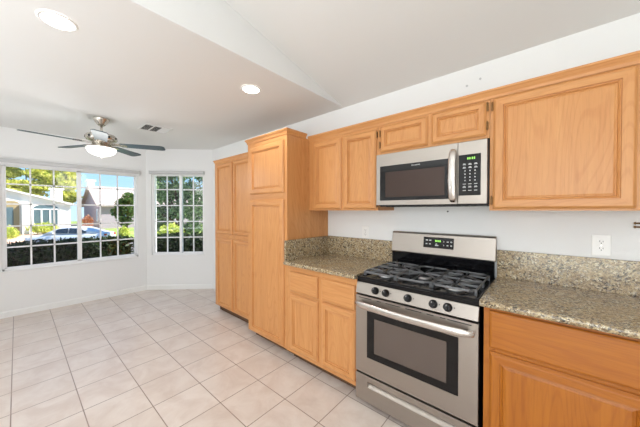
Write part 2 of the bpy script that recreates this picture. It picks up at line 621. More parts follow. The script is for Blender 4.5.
# patio opening added in the unseen back wall to hold the fill lamp
r = bpy.data.objects.new('fill_window', None)
COL.objects.link(r)
r.location = (1.5, YB - 0.08, 0.02)
r['kind'] = 'structure'
f = MB()
for x0, x1 in ((0.5, 0.56), (1.47, 1.53), (2.44, 2.5)):
    f.box(x0, x1, YB - 0.12, YB - 0.04, 0.02, 2.35)
f.box(0.5, 2.5, YB - 0.12, YB - 0.04, 0.02, 0.08)
f.box(0.5, 2.5, YB - 0.12, YB - 0.04, 2.29, 2.35)
obj('window_frame', f, 'vinyl', r)
obj('pane', MB().box(0.56, 2.44, YB - 0.085, YB - 0.08, 0.08, 2.29), 'pane', r)

# ------------------------------------------------------------------ cabinets
TONE = ''            # the right base cabinet is stained a deeper orange than the others
def rect_loops(x0, x1, z0, z1, loops, yf):
    """nested rectangles (inset, depth behind the front) of a front facing -y"""
    return [[(x0 + i, yf + d, z0 + i), (x1 - i, yf + d, z0 + i), (x1 - i, yf + d, z1 - i), (x0 + i, yf + d, z1 - i)] for i, d in loops]

def ringmesh(mb, L):
    for A, B in zip(L[:-1], L[1:]):
        for k in range(4):
            j = (k + 1) % 4
            mb.add([A[k], A[j], B[j], B[k]], [(0, 1, 2, 3)], 1 if k in (0, 2) else 0)

def panel_door(parent, x0, x1, z0, z1, yf, fr=0.05, hinge=None, label=None):
    """framed cabinet door, front face at yf, with a recessed field"""
    mb = MB()
    L = rect_loops(x0, x1, z0, z1, [(0, 0.020), (0, 0.011), (0.003, 0.009), (0.010, 0.002), (0.014, 0.0), (fr, 0.0), (fr + 0.0015, 0.008), (fr + 0.0045, 0.009),
                                    (fr + 0.0105, 0.006), (fr + 0.014, 0.014), (fr + 0.014, 0.019)], yf)
    ringmesh(mb, L)
    mb.add(L[0], [(0, 1, 2, 3)])
    d = obj('door', mb, ['wood' + TONE, 'woodh' + TONE], parent)
    p = MB()
    L = rect_loops(x0, x1, z0, z1, [(fr + 0.0135, 0.018), (fr + 0.0135, 0.0135), (fr + 0.019, 0.0125), (fr + 0.024, 0.010)], yf)
    ringmesh(p, L)
    p.add(L[-1], [(0, 1, 2, 3)])
    p.m = [0] * len(p.m)
    p.add(L[0], [(0, 1, 2, 3)])
    obj('door_panel', p, ['wood' + TONE], d)
    for hx, hz in (hinge or []):
        hb = MB()
        hb.box(hx - 0.0045, hx + 0.0045, yf + 0.008, yf + 0.020, hz - 0.022, hz + 0.022)
        hb.lathe([(0.002, -0.028), (0.004, -0.024), (0.004, 0.024), (0.002, 0.028)], (hx, yf + 0.007, hz), 10)
        tag(obj('hinge', hb, 'bronze', d), 'small bronze hinge')
    return d

def drawer_front(parent, x0, x1, z0, z1, yf):
    mb = MB()
    L = rect_loops(x0, x1, z0, z1, [(0, 0.020), (0, 0.009), (0.004, 0.004), (0.012, 0.0)], yf)
    ringmesh(mb, L)
    mb.add(L[-1], [(0, 1, 2, 3)], 1)
    mb.add(L[0], [(0, 1, 2, 3)], 1)
    return obj('drawer', mb, ['wood' + TONE, 'woodh' + TONE], parent)

def face_frame(parent, x0, x1, z0, z1, yf, xs, zs):
    """stiles at xs pairs and rails at zs pairs, 19 mm thick behind yf"""
    mb = MB()
    for a, b in xs:
        mb.box(a, b, yf, yf + 0.019, z0, z1, 0)
    for a, b in zs:
        for (p, q), (p2, q2) in zip(xs[:-1], xs[1:]):
            mb.box(q, p2, yf + 0.0004, yf + 0.019, a, b, 1)
    return obj('face_frame', mb, ['wood' + TONE, 'woodh' + TONE], parent)

def carcass(parent, x0, x1, y0, y1, z0, z1):
    return obj('carcass', MB().box(x0, x1, y0, y1, z0, z1), 'wood' + TONE, parent, 0.0015)

def crown(path, z0, h, out):
    """crown moulding swept along a level path, with mitred corners; the outside is right of travel"""
    prof = [(0.0, 0.0), (0.006, 0.0), (0.008, 0.3 * h), (0.45 * out, 0.42 * h), (0.85 * out, 0.72 * h), (out, 0.78 * h), (out, h), (0.0, h)]
    P = [Vector(p) for p in path]
    rings = []
    for i, p in enumerate(P):
        ns = []
        if i > 0:
            d = (p - P[i - 1]).normalized(); ns.append(Vector((d.y, -d.x)))
        if i < len(P) - 1:
            d = (P[i + 1] - p).normalized(); ns.append(Vector((d.y, -d.x)))
        n = sum(ns, Vector((0, 0)))
        n = n / n.dot(ns[0])
        rings.append([(p.x + n.x * o, p.y + n.y * o, z0 + z) for o, z in prof])
    return MB().loft(rings, 0, False)

E_ = 0.0015
# tall single pantry
t = thing('pantry_cabinet', 'tallest oak pantry cabinet with one short upper door over one long door, beside the counter', 'cabinet', (-1.085, -0.30, 0))
carcass(t, -1.400, -0.7675, -0.574, -0.002, 0.09, 2.09)
face_frame(t, -1.400, -0.7675, 0.09, 2.09, -0.593, [(-1.400, -1.335), (-0.822, -0.7675)], [(0.09, 0.13), (1.465, 1.56), (2.02, 2.09)])
panel_door(t, -1.350, -0.808, 1.545, 2.036, -0.613)
panel_door(t, -1.350, -0.808, 0.104, 1.483, -0.613)
obj('toe_kick', MB().box(-1.395, -0.772, -0.50, -0.01, 0.0, 0.09), 'kick', t)
obj('crown_molding', crown([(-1.400, -0.30), (-1.400, -0.594), (-0.7675, -0.594), (-0.7675, -0.352)], 2.082, 0.048, 0.024), 'woodh', t)
# lower double pantry
t = thing('pantry_cabinet', 'lower, set-back oak pantry cabinet with two pairs of doors, nearest the bay', 'cabinet', (-1.9, -0.24, 0))
carcass(t, -2.395, -1.402, -0.444, -0.002, 0.09, 2.03)
face_frame(t, -2.395, -1.402, 0.09, 2.03, -0.463, [(-2.395, -2.30), (-1.955, -1.89), (-1.545, -1.402)], [(0.09, 0.13), (1.0, 1.08), (1.97, 2.03)])
for a, b in ((-2.330, -1.938), (-1.905, -1.515)):
    panel_door(t, a, b, 1.07, 1.99, -0.483, 0.042)
    panel_door(t, a, b, 0.104, 1.012, -0.483, 0.042)
obj('toe_kick', MB().box(-2.39, -1.407, -0.40, -0.01, 0.0, 0.09), 'kick', t)
obj('crown_molding', crown([(-2.395, -0.01), (-2.395, -0.464), (-1.402, -0.464)], 2.018, 0.034, 0.018), 'woodh', t)

# wall cabinets
YF = -0.298
t = thing('wall_cabinet', 'oak wall cabinet with two narrow tall doors between the pantry and the microwave', 'cabinet', (-0.38, -0.15, 1.372))
carcass(t, -0.766, -0.001, YF + 0.019, -0.002, 1.378, 2.066)
face_frame(t, -0.766, -0.001, 1.378, 2.066, YF, [(-0.766, -0.68), (-0.375, -0.325), (-0.03, -0.001)], [(1.378, 1.415), (2.02, 2.066)])
panel_door(t, -0.697, -0.362, 1.390, 2.034, YF - 0.02, 0.046)
panel_door(t, -0.337, -0.012, 1.390, 2.034, YF - 0.02, 0.046, hinge=[(-0.006, 1.99), (-0.006, 1.43)])
t = thing('wall_cabinet', 'low oak wall cabinet with two short doors directly above the microwave', 'cabinet', (0.38, -0.15, 1.826))
carcass(t, 0.001, 0.763, YF + 0.019, -0.002, 1.826, 2.066)
face_frame(t, 0.001, 0.763, 1.826, 2.066, YF, [(0.001, 0.05), (0.375, 0.44), (0.725, 0.763)], [(1.826, 1.86), (2.02, 2.066)])
panel_door(t, 0.027, 0.393, 1.842, 2.044, YF - 0.02, 0.038, hinge=[(0.021, 1.99), (0.021, 1.90)])
panel_door(t, 0.420, 0.746, 1.842, 2.050, YF - 0.02, 0.038, hinge=[(0.752, 2.015), (0.752, 1.90)])
t = thing('wall_cabinet', 'large oak wall cabinet with one broad door right of the microwave', 'cabinet', (1.10, -0.15, 1.372))
carcass(t, 0.765, 1.44, YF + 0.019, -0.002, 1.378, 2.066)
face_frame(t, 0.765, 1.44, 1.378, 2.066, YF, [(0.765, 0.80), (1.33, 1.44)], [(1.378, 1.415), (2.02, 2.066)])
panel_door(t, 0.782, 1.346, 1.388, 2.056, YF - 0.02, 0.05, hinge=[(0.776, 2.01), (0.776, 1.44)])
o = obj('crown_molding', crown([(-0.7665, YF - 0.001), (1.44, YF - 0.001)], 2.060, 0.052, 0.026), 'woodh', loc=(0, 0, 0))
tag(o, 'long oak crown molding running along the tops of the three wall cabinets', 'molding')

# base cabinets
t = thing('base_cabinet', 'oak base cabinet with two drawers over two doors, left of the range', 'cabinet', (-0.38, -0.3, 0))
YB_ = -0.605
carcass(t, -0.766, -0.001, YB_ + 0.019, -0.004, 0.095, 0.883)
face_frame(t, -0.766, -0.001, 0.095, 0.883, YB_, [(-0.766, -0.68), (-0.39, -0.31), (-0.03, -0.001)], [(0.095, 0.15), (0.61, 0.67), (0.82, 0.883)])
drawer_front(t, -0.706, -0.371, 0.654, 0.832, YB_ - 0.02)
drawer_front(t, -0.327, -0.010, 0.654, 0.832, YB_ - 0.02)
panel_door(t, -0.706, -0.371, 0.132, 0.628, YB_ - 0.02, 0.042)
panel_door(t, -0.327, -0.010, 0.132, 0.636, YB_ - 0.02, 0.042)
obj('toe_kick', MB().box(-0.764, -0.004, -0.515, -0.01, 0.0, 0.095), 'kick', t)
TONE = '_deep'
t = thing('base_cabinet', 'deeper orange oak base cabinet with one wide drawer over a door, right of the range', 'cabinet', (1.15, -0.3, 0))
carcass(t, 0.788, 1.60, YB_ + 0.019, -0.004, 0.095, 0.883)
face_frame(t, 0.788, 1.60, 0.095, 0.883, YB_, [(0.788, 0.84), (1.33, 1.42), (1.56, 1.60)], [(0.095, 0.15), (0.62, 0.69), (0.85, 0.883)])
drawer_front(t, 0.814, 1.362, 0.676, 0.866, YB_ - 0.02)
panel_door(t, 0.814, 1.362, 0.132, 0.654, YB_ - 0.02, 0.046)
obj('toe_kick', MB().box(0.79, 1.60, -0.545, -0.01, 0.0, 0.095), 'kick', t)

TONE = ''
# countertops with splashes
def slab(x0, x1):
    y0, z0, z1 = -0.642, 0.884, 0.914
    return MB().prism([(0.0, z0), (y0 + 0.006, z0), (y0 + 0.001, z0 + 0.006), (y0, z0 + 0.015), (y0 + 0.001, z1 - 0.006), (y0 + 0.006, z1), (0.0, z1)], x0, x1, 'x')
t = thing('countertop', 'short speckled granite countertop between the pantry and the range', 'countertop', (-0.38, -0.32, 0.884))
obj('slab', slab(-0.766, 0.0), 'granite', t)
obj('backsplash', MB().box(-0.746, -0.001, -0.02, -0.001, 0.914, 1.104), 'granite', t, 0.002)
obj('side_splash', MB().box(-0.766, -0.746, -0.632, -0.001, 0.914, 1.104), 'granite', t, 0.002)
t = thing('countertop', 'speckled granite countertop right of the range, reaching the photo edge', 'countertop', (1.2, -0.32, 0.884))
obj('slab', slab(0.772, 1.62), 'granite', t)
obj('backsplash', MB().box(0.772, 1.62, -0.02, -0.001, 0.914, 1.104), 'granite', t, 0.002)

# ------------------------------------------------------------------ gas range
def text_mb(s, size, x, y, z):
    cu = bpy.data.curves.new('lettering', 'FONT')
    cu.body = s
    cu.size = size
    cu.align_x = 'CENTER'
    cu.extrude = 0.0004
    o = bpy.data.objects.new('lettering', cu)
    COL.objects.link(o)
    dg = bpy.context.evaluated_depsgraph_get()
    me = o.evaluated_get(dg).to_mesh()
    mb = MB()
    mb.add([(x + v.co.x, y - v.co.z, z + v.co.y) for v in me.vertices], [tuple(p.vertices) for p in me.polygons])
    o.evaluated_get(dg).to_mesh_clear()
    bpy.data.objects.remove(o)
    bpy.data.curves.remove(cu)
    return mb

rg = thing('gas_range', 'stainless steel gas range with black cooktop and oven below, under the microwave', 'range', (0.385, -0.3, 0))
X0, X1 = 0.004, 0.766
obj('body', MB().box(X0 + 0.004, X1 - 0.004, -0.585, -0.025, 0.045, 0.868), 'blackm', rg)
for fx in (0.05, 0.72):
    for fy in (-0.54, -0.08):
        obj('foot', MB().lathe([(0.016, 0.0), (0.018, 0.008), (0.012, 0.012), (0.012, 0.05)], (fx, fy, 0), 14), 'blackm', rg)
# cooktop tray with raised rim
mb = MB()
mb.box(X0, X1, -0.606, -0.03, 0.868, 0.897)
mb.box(X0, X1, -0.606, -0.582, 0.897, 0.907)
mb.box(X0, X0 + 0.02, -0.582, -0.03, 0.897, 0.907)
mb.box(X1 - 0.02, X1, -0.582, -0.03, 0.897, 0.907)
mb.box(X0, X1, -0.085, -0.03, 0.897, 0.907)
obj('cooktop', mb, 'black', rg, 0.003)
# control panel, leaning back
mb = MB().prism([(-0.585, 0.867), (-0.606, 0.867), (-0.626, 0.793), (-0.585, 0.793)], X0, X1, 'x')
obj('control_panel', mb, 'steel', rg, 0.002)
ang = math.atan2(0.020, 0.074)
for kx in (0.158, 0.235, 0.384, 0.536, 0.615):
    c = Vector((kx, -0.616, 0.831))
    xf = Matrix.Translation(c) @ Matrix.Rotation(-ang, 4, 'X')
    k = MB(xf)
    k.lathe([(0.0245, 0.0), (0.0245, -0.006), (0.021, -0.009), (0.019, -0.026), (0.016, -0.029)], (0, 0, 0), 24, 'y')
    k.box(-0.0055, 0.0055, -0.036, -0.026, -0.018, 0.018)
    kn = obj('knob', k, 'blackm', rg, 0.001)
    obj('pointer_mark', MB(xf).box(-0.001, 0.001, -0.0368, -0.0355, 0.006, 0.016), 'mark', kn)
# printed marks beside the knobs
for kx in (0.158, 0.235, 0.384, 0.536, 0.615):
    mb = MB(Matrix.Translation((0, -0.6166, 0.831)) @ Matrix.Rotation(-ang, 4, 'X'))
    obj('burner_mark', mb.lathe([(0.0035, 0.0), (0.0035, -0.0008)], (kx + 0.034, 0, 0.004), 10, 'y'), 'slot', rg)
# oven door
dz0, dz1, DF = 0.236, 0.779, -0.622
mb = MB()
wx0, wx1, wz0, wz1 = 0.094, 0.672, 0.352, 0.680
mb.box(X0, wx0, DF, -0.587, dz0, dz1)
mb.box(wx1, X1, DF, -0.587, dz0, dz1)
mb.box(wx0, wx1, DF, -0.587, dz0, wz0)
mb.box(wx0, wx1, DF, -0.587, wz1, dz1)
od = obj('oven_door', mb, 'steel', rg)
mb = MB()
bx0, bx1, bz0, bz1 = wx0 + 0.055, wx1 - 0.062, wz0 + 0.045, wz1 - 0.045
mb.box(wx0, bx0, DF + 0.0015, -0.588, wz0, wz1)
mb.box(bx1, wx1, DF + 0.0015, -0.588, wz0, wz1)
mb.box(bx0, bx1, DF + 0.0015, -0.588, wz0, bz0)
mb.box(bx0, bx1, DF + 0.0015, -0.588, bz1, wz1)
obj('window_border', mb, 'glassdark', od)
obj('oven_window', MB().box(bx0, bx1, DF + 0.003, -0.59, bz0, bz1), 'glassin', od)
mb = MB()
for a, b in ((0.03, 0.13), (0.17, 0.20), (0.235, 0.335), (0.37, 0.47), (0.50, 0.54), (0.575, 0.605), (0.615, 0.735)):
    obj('vent_slot', MB().box(a, b, DF - 0.0006, DF + 0.002, 0.762, 0.767), 'slot', od)
# bowed handle bar
rings = []
N = 28
for i in range(N + 1):
    u = i / N
    x = 0.012 + u * 0.740
    b = 1 - (2 * u - 1) ** 2
    yc = DF - 0.024 - 0.036 * b ** 0.8
    hh = 0.024
    e = min(1, 6 * min(u, 1 - u) + 0.55)
    rings.append([(x, yc + 0.011 * math.cos(a) * e, 0.726 + hh * e * math.sin(a) * (1 if abs(math.sin(a)) < .9 else .96)) for a in [2 * PI * k / 16 for k in range(16)]])
hd = obj('handle', MB().loft(rings), 'steelh', od)
for a in (0.016, 0.718):
    obj('handle_mount', MB().box(a, a + 0.030, DF - 0.03, DF, 0.712, 0.742), 'steelh', od, 0.004)
# storage drawer with a scooped pull
mb = MB()
sx0, sx1, sz0, sz1 = 0.098, 0.672, 0.142, 0.182
q0, q1 = 0.036, 0.222
mb.box(X0, sx0, DF, -0.587, q0, q1)
mb.box(sx1, X1, DF, -0.587, q0, q1)
mb.box(sx0, sx1, DF, -0.587, q0, sz0)
mb.box(sx0, sx1, DF, -0.587, sz1, q1)
dr = obj('storage_drawer', mb, 'steel', rg)
mb = MB().prism([(DF + 0.001, sz0), (DF + 0.030, sz1 - 0.012), (DF + 0.030, sz1), (DF + 0.034, sz1), (DF + 0.034, sz0)], sx0, sx1, 'x')
obj('pull_scoop', mb, 'steel', dr)
# backguard
mb = MB().prism([(-0.026, 0.868), (-0.050, 0.868), (-0.054, 1.034), (-0.026, 1.034)], X0 + 0.004, X1 - 0.004, 'x')
obj('backguard_lower', mb, 'black', rg)
mb = MB().prism([(-0.020, 1.026), (-0.062, 1.022), (-0.066, 1.032), (-0.048, 1.184), (-0.040, 1.196), (-0.020, 1.198)], X0 + 0.004, X1 + 0.004, 'x')
bg = obj('backguard', mb, 'steel', rg, 0.003)
bt = math.atan2(0.018, 0.152)
xf = Matrix.Translation((0, -0.0575, 1.104)) @ Matrix.Rotation(-bt, 4, 'X')
obj('display', MB(xf).box(0.280, 0.505, -0.0045, 0.003, -0.022, 0.062), 'glassdark', bg, 0.002)
mb = MB(xf)
for i in range(4):
    mb.box(0.372 + i * 0.010 + (0.003 if i > 1 else 0), 0.379 + i * 0.010 + (0.003 if i > 1 else 0), -0.0055, -0.004, 0.027, 0.042)
obj('clock_readout', mb, 'green', bg)
for (a, z, w_) in ((0.300, 0.033, 0.016), (0.326, 0.033, 0.016), (0.300, 0.004, 0.012), (0.326, 0.004, 0.012), (0.376, 0.006, 0.010), (0.372, -0.004, 0.024),
                   (0.432, 0.028, 0.006), (0.432, 0.000, 0.006), (0.456, 0.028, 0.014), (0.482, 0.028, 0.012), (0.456, 0.000, 0.012), (0.482, 0.000, 0.012)):
    obj('button_mark', MB(xf).box(a, a + w_, -0.0055, -0.004, z, z + 0.008), 'mark', bg)
# burners
for bx, by, r in ((0.155, -0.455, 0.042), (0.155, -0.20, 0.034), (0.615, -0.455, 0.048), (0.615, -0.20, 0.034), (0.385, -0.325, 0.038)):
    b = obj('burner', MB().lathe([(r * 1.25, 0.897), (r * 1.2, 0.907), (r * 0.9, 0.910), (r * 0.9, 0.916)], (bx, by, 0), 28), 'alum', rg)
    obj('burner_cap', MB().lathe([(r, 0.916), (r * 1.02, 0.921), (r * 0.9, 0.926), (r * 0.3, 0.9275)], (bx, by, 0), 28), 'burner', b)
# grates
def grate(x0, x1, y0, y1, cs, ov=False):
    mb = MB()
    z0, z1, h = 0.929, 0.940, 0.0034
    def bar(a, b):
        a, b = Vector(a), Vector(b)
        d = (b - a).normalized()
        n = Vector((-d.y, d.x)) * h
        pts = [a + n, b + n, b - n, a - n]
        pts2 = [a + n * .6, b + n * .6, b - n * .6, a - n * .6]
        v = [(p.x, p.y, z0) for p in pts] + [(p.x, p.y, z1 - .003) for p in pts] + [(p.x, p.y, z1) for p in pts2]
        mb.add(v, [(3, 2, 1, 0), (8, 9, 10, 11)] + [(i + 4 * k, (i + 1) % 4 + 4 * k, (i + 1) % 4 + 4 * k + 4, i + 4 * k + 4) for k in (0, 1) for i in range(4)])
    c = 0.03
    P = [(x0 + c, y0), (x1 - c, y0), (x1, y0 + c), (x1, y1 - c), (x1 - c, y1), (x0 + c, y1), (x0, y1 - c), (x0, y0 + c)]
    for i in range(8):
        bar(P[i], P[(i + 1) % 8])
    ym = (y0 + y1) / 2
    bar((x0, ym), (x1, ym))
    for cx, cy in cs:
        for k in range(8):
            a = PI / 4 * k
            dx, dy = math.cos(a), math.sin(a)
            tmax = 9
            lo_y, hi_y = (y0, ym) if cy < ym and len(cs) > 1 else ((ym, y1) if len(cs) > 1 else (y0, y1))
            for lim, d_, c_ in ((x1, dx, cx), (x0, dx, cx), (hi_y, dy, cy), (lo_y, dy, cy)):
                if abs(d_) > 1e-6:
                    tt = (lim - c_) / d_
                    if tt > 0: tmax = min(tmax, tt)
            if tmax > 0.035:
                bar((cx + dx * 0.026, cy + dy * 0.026), (cx + dx * tmax, cy + dy * tmax))
    for fx, fy in ((x0, y0 + c), (x1, y0 + c), (x0, y1 - c), (x1, y1 - c), (x0, ym), (x1, ym)):
        mb.box(fx - 0.006, fx + 0.006, fy - 0.008, fy + 0.008, 0.905, z1 - 0.002)
    return mb
for a, b, cs in ((0.03, 0.262, [(0.155, -0.455), (0.155, -0.20)]), (0.274, 0.496, [(0.385, -0.325)]), (0.508, 0.74, [(0.615, -0.455), (0.615, -0.20)])):
    obj('grate', grate(a, b, -0.570, -0.100, cs), 'iron', rg)

# ------------------------------------------------------------------ microwave
mw = thing('microwave', 'stainless steel over-the-range microwave hung under the low wall cabinet', 'microwave', (0.38, -0.2, 1.41))
MF = -0.330
obj('body', MB().box(0.006, 0.762, -0.300, -0.003, 1.418, 1.822), 'blackm', mw, 0.002)
mb = MB()
gx0, gx1, gz0, gz1 = 0.035, 0.548, 1.455, 1.724
a0, a1, z0, z1 = 0.004, 0.592, 1.421, 1.817
mb.box(a0, gx0, MF, -0.301, z0, z1); mb.box(gx1, a1, MF, -0.301, z0, z1)
mb.box(gx0, gx1, MF, -0.301, z0, gz0); mb.box(gx0, gx1, MF, -0.301, gz1, z1)
dd = obj('door', mb, 'steel', mw)
mb = MB()
ix0, ix1, iz0, iz1 = gx0 + 0.045, gx1 - 0.035, gz0 + 0.026, gz1 - 0.05
mb.box(gx0, ix0, MF + 0.001, -0.303, gz0, gz1); mb.box(ix1, gx1, MF + 0.001, -0.303, gz0, gz1)
mb.box(ix0, ix1, MF + 0.001, -0.303, gz0, iz0); mb.box(ix0, ix1, MF + 0.001, -0.303, iz1, gz1)
obj('window_border', mb, 'glassdark', dd)
obj('door_window', MB().box(ix0, ix1, MF + 0.0018, -0.303, iz0, iz1), 'glassmw', dd)
obj('brand_lettering', text_mb('FRIGIDAIRE', 0.0125, 0.318, MF + 0.0004, 1.703), 'logo', dd)
rings = []
for i in range(25):
    u = i / 24
    z = 1.432 + u * 0.345
    b = 1 - (2 * u - 1) ** 2
    yc = MF - 0.016 - 0.030 * b ** 0.7
    e = min(1, 7 * min(u, 1 - u) + 0.5)
    rings.append([(0.568 + 0.022 * e * math.cos(q), yc + 0.007 * e * math.sin(q), z) for q in [2 * PI * k / 16 for k in range(16)]])
hd = obj('handle', MB().loft(rings), 'steelh', dd)
for z in (1.438, 1.747):
    obj('handle_mount', MB().box(0.557, 0.579, MF - 0.02, MF, z, z + 0.024), 'steelh', dd, 0.003)
cp = obj('control_panel', MB().box(0.5945, 0.756, MF, -0.301, z0, z1), 'steel', mw, 0.002)
obj('keypad', MB().box(0.599, 0.723, MF - 0.0015, MF + 0.004, 1.474, 1.734), 'glassdark', cp, 0.001)
mb = MB()
for rI in range(9):
    z = 1.668 - rI * 0.0205
    if rI in (2, 3, 4, 5):
        for cx in (0.636, 0.664, 0.692):
            mb.box(cx - 0.003, cx + 0.003, MF - 0.0022, MF - 0.001, z, z + 0.0075)
    else:
        for cx in (0.632, 0.664, 0.696):
            mb.box(cx - 0.009, cx + 0.009, MF - 0.0022, MF - 0.001, z, z + 0.004)
            if rI in (0, 1, 7): mb.box(cx - 0.007, cx + 0.007, MF - 0.0022, MF - 0.001, z + 0.006, z + 0.009)
obj('key_marks', mb, 'mark', cp)
mb = MB()
for cx in (0.652, 0.663, 0.677, 0.688):
    mb.box(cx - 0.0035, cx + 0.0035, MF - 0.0022, MF - 0.001, 1.702, 1.715)
obj('clock_readout', mb, 'green', cp)
mb = MB()
mb.box(0.02, 0.75, -0.295, -0.02, 1.408, 1.418)
for i in range(14):
    mb.box(0.06 + i * 0.046, 0.09 + i * 0.046, -0.27, -0.20, 1.405, 1.409)
obj('underside_vent', mb, 'blackm', mw)

# ------------------------------------------------------------------ outlets, bracket, wall marks
def outlet(label, x, z):
    t = thing('wall_outlet', label, 'outlet', (x, 0, z), None)
    mb = MB().box(x - 0.038, x + 0.038, -0.006, -0.0008, z - 0.06, z + 0.06)
    obj('plate', mb, 'plate', t, 0.003)
    for dz in (-0.020, 0.020):
        r_ = MB()
        r_.prism([(x + 0.017 * math.cos(a), z + dz + 0.0145 * math.copysign(abs(math.sin(a)) ** 0.6, math.sin(a))) for a in [2 * PI * k / 24 for k in range(24)]], -0.0078, -0.005, 'y')
        rc = obj('receptacle', r_, 'plate', t)
        s_ = MB()
        s_.box(x - 0.0078, x - 0.0055, -0.0084, -0.007, z + dz - 0.001, z + dz + 0.008)
        s_.box(x + 0.0055, x + 0.0078, -0.0084, -0.007, z + dz - 0.001, z + dz + 0.007)
        s_.lathe([(0.0028, -0.0084), (0.0028, -0.007)], (x, 0, z + dz - 0.007), 10, 'y')
        obj('slots', s_, 'slot', rc)
    obj('screw', MB().lathe([(0.003, -0.0072), (0.003, -0.0055)], (x, 0, z), 10, 'y'), 'nickel', t)
    return t
outlet('white duplex outlet above the short counter left of the range', -0.294, 1.166)
outlet('white duplex outlet above the counter right of the range', 1.268, 1.178)

t = thing('towel_holder', 'small bronze wall bracket with two thin bars at the right photo edge', 'towel holder', (1.42, 0, 1.30))
obj('wall_plate', MB().box(1.46, 1.50, -0.008, -0.0008, 1.27, 1.33), 'bronze', t, 0.002)
for dz in (-0.010, 0.010):
    mb = MB().tube([(1.392, -0.025, 1.30 + dz), (1.48, -0.025, 1.30 + dz), (1.48, -0.006, 1.30 + dz)], 0.0042, 10)
    mb.lathe([(0.004, -0.004), (0.007, -0.002), (0.007, 0.003), (0.004, 0.005)], (1.388, -0.025, 1.30 + dz), 12, 'x')
    obj('bar', mb, 'bronze', t)
for x, z, lab in ((0.574, 2.308, 'lower left of two small pale anchors in the wall above the cabinets'), (0.66, 2.332, 'upper right of two small pale anchors in the wall above the cabinets')):
    tag(obj('wall_anchor', MB().lathe([(0.008, -0.004), (0.008, -0.0006)], (x, 0, z), 12, 'y'), 'rail', loc=(x, 0, z)), lab, 'wall anchor')
tag(obj('wall_nail', MB().lathe([(0.006, -0.006), (0.006, -0.0006)], (0.447, 0, 1.37), 12, 'y'), 'slot', loc=(0.447, 0, 1.37)),
    'tiny dark nail head in the wall just below the microwave', 'nail')

# ------------------------------------------------------------------ ceiling fittings
def downlight(label, x, y):
    t = thing('recessed_light', label, 'ceiling light', (x, y, H), 'recessed ceiling lights')
    obj('trim_ring', MB().lathe([(0.070, H - 0.001), (0.070, H - 0.007), (0.082, H - 0.006), (0.086, H - 0.001)], (x, y, 0), 40, caps=False), 'trim', t)
    obj('lens', MB().lathe([(0.070, H - 0.001), (0.070, H - 0.006), (0.03, H - 0.006), (0.002, H - 0.0062)], (x, y, 0), 40), 'lens', t)
    return t
dl = downlight('recessed white ceiling light nearer the top left photo corner', -1.035, -2.055)
dup(dl, (-0.925, -0.87, H), 'recessed white ceiling light above the counter, near the ceiling crease')
for x, y in ((-1.035, -2.055), (-0.925, -0.87)):
    lamp('recessed_light_glow', 'SPOT', (x, y, H - 0.02), (0, 0, 0), 14, (1, 0.98, 0.96), spot_size=math.radians(130), spot_blend=0.6, shadow_soft_size=0.06)

t = thing('ceiling_vent', 'white rectangular air vent in the ceiling beside the fan', 'vent', (-2.79, -1.06, H))
vx0, vx1, vy0, vy1 = -2.96, -2.65, -1.21, -0.90
ops = ((-1.196, -1.108, 1), (-1.092, -1.012, 1), (-0.996, -0.914, -1))
mb = MB()
mb.box(vx0, vx0 + 0.025, vy0, vy1, H - 0.010, H - 0.001); mb.box(vx1 - 0.025, vx1, vy0, vy1, H - 0.010, H - 0.001)
ys = [vy0] + [q for o_ in ops for q in o_[:2]] + [vy1]
for ya, yb in zip(ys[0::2], ys[1::2]):
    mb.box(vx0 + 0.02, vx1 - 0.02, ya, yb, H - 0.010, H - 0.001)
obj('frame', mb, 'ventgrey', t, 0.0015)
obj('duct_backing', MB().box(vx0 + 0.01, vx1 - 0.01, vy0 + 0.01, vy1 - 0.01, H - 0.0025, H - 0.0008), 'ventdark', t)
for ya, yb, d in ops:
    mb = MB()
    for i in range(6):
        y = ya + 0.008 + i * (yb - ya - 0.012) / 5.4
        mb.prism([(y, H - 0.010), (y + 0.001, H - 0.010), (y + 0.001 + 0.009 * d, H - 0.003), (y + 0.009 * d, H - 0.003)], vx0 + 0.024, vx1 - 0.024, 'x')
    obj('louvers', mb, 'ventgrey', t)

# ceiling fan
FX, FY = -2.857, -1.592
fan = thing('ceiling_fan', 'brushed nickel ceiling fan with dark blades and a lit white glass bowl', 'ceiling fan', (FX, FY, H))
obj('canopy', MB().lathe([(0.076, H - 0.001), (0.076, H - 0.012), (0.066, H - 0.03), (0.042, H - 0.07), (0.030, H - 0.082)], (FX, FY, 0), 36), 'nickel', fan)
obj('downrod', MB().lathe([(0.013, 2.25), (0.013, 2.37)], (FX, FY, 0), 16), 'nickel', fan)
obj('coupling', MB().lathe([(0.03, 2.258), (0.034, 2.272), (0.024, 2.29), (0.016, 2.296)], (FX, FY, 0), 24), 'slot', fan)
mh = obj('motor_housing', MB().lathe([(0.03, 2.268), (0.09, 2.262), (0.128, 2.250), (0.146, 2.228), (0.147, 2.202), (0.136, 2.184), (0.105, 2.172), (0.085, 2.160), (0.085, 2.138)], (FX, FY, 0), 48), 'nickel', fan)
for k in range(10):
    a = 2 * PI * k / 10 + 0.3
    xf = Matrix.Translation((FX, FY, 2.212)) @ Matrix.Rotation(a, 4, 'Z')
    obj('vent_hole', MB(xf).lathe([(0.014, 0.140), (0.014, 0.1485)], (0, 0, 0), 14, 'x'), 'slot', mh)
obj('light_fitter', MB().lathe([(0.08, 2.142), (0.09, 2.13), (0.115, 2.114), (0.133, 2.106), (0.133, 2.094)], (FX, FY, 0), 40), 'nickel', fan)
prof = [(0.134, 2.098)] + [(0.138 * math.cos(a), 2.088 - 0.084 * math.sin(a)) for a in [PI / 2 * k / 10 for k in range(10)]] + [(0.012, 2.004)]
obj('glass_bowl', MB().lathe(prof, (FX, FY, 0), 44), 'bowl', fan)
obj('finial', MB().lathe([(0.012, 2.006), (0.016, 1.999), (0.010, 1.991), (0.004, 1.985)], (FX, FY, 0), 18), 'nickel', fan)
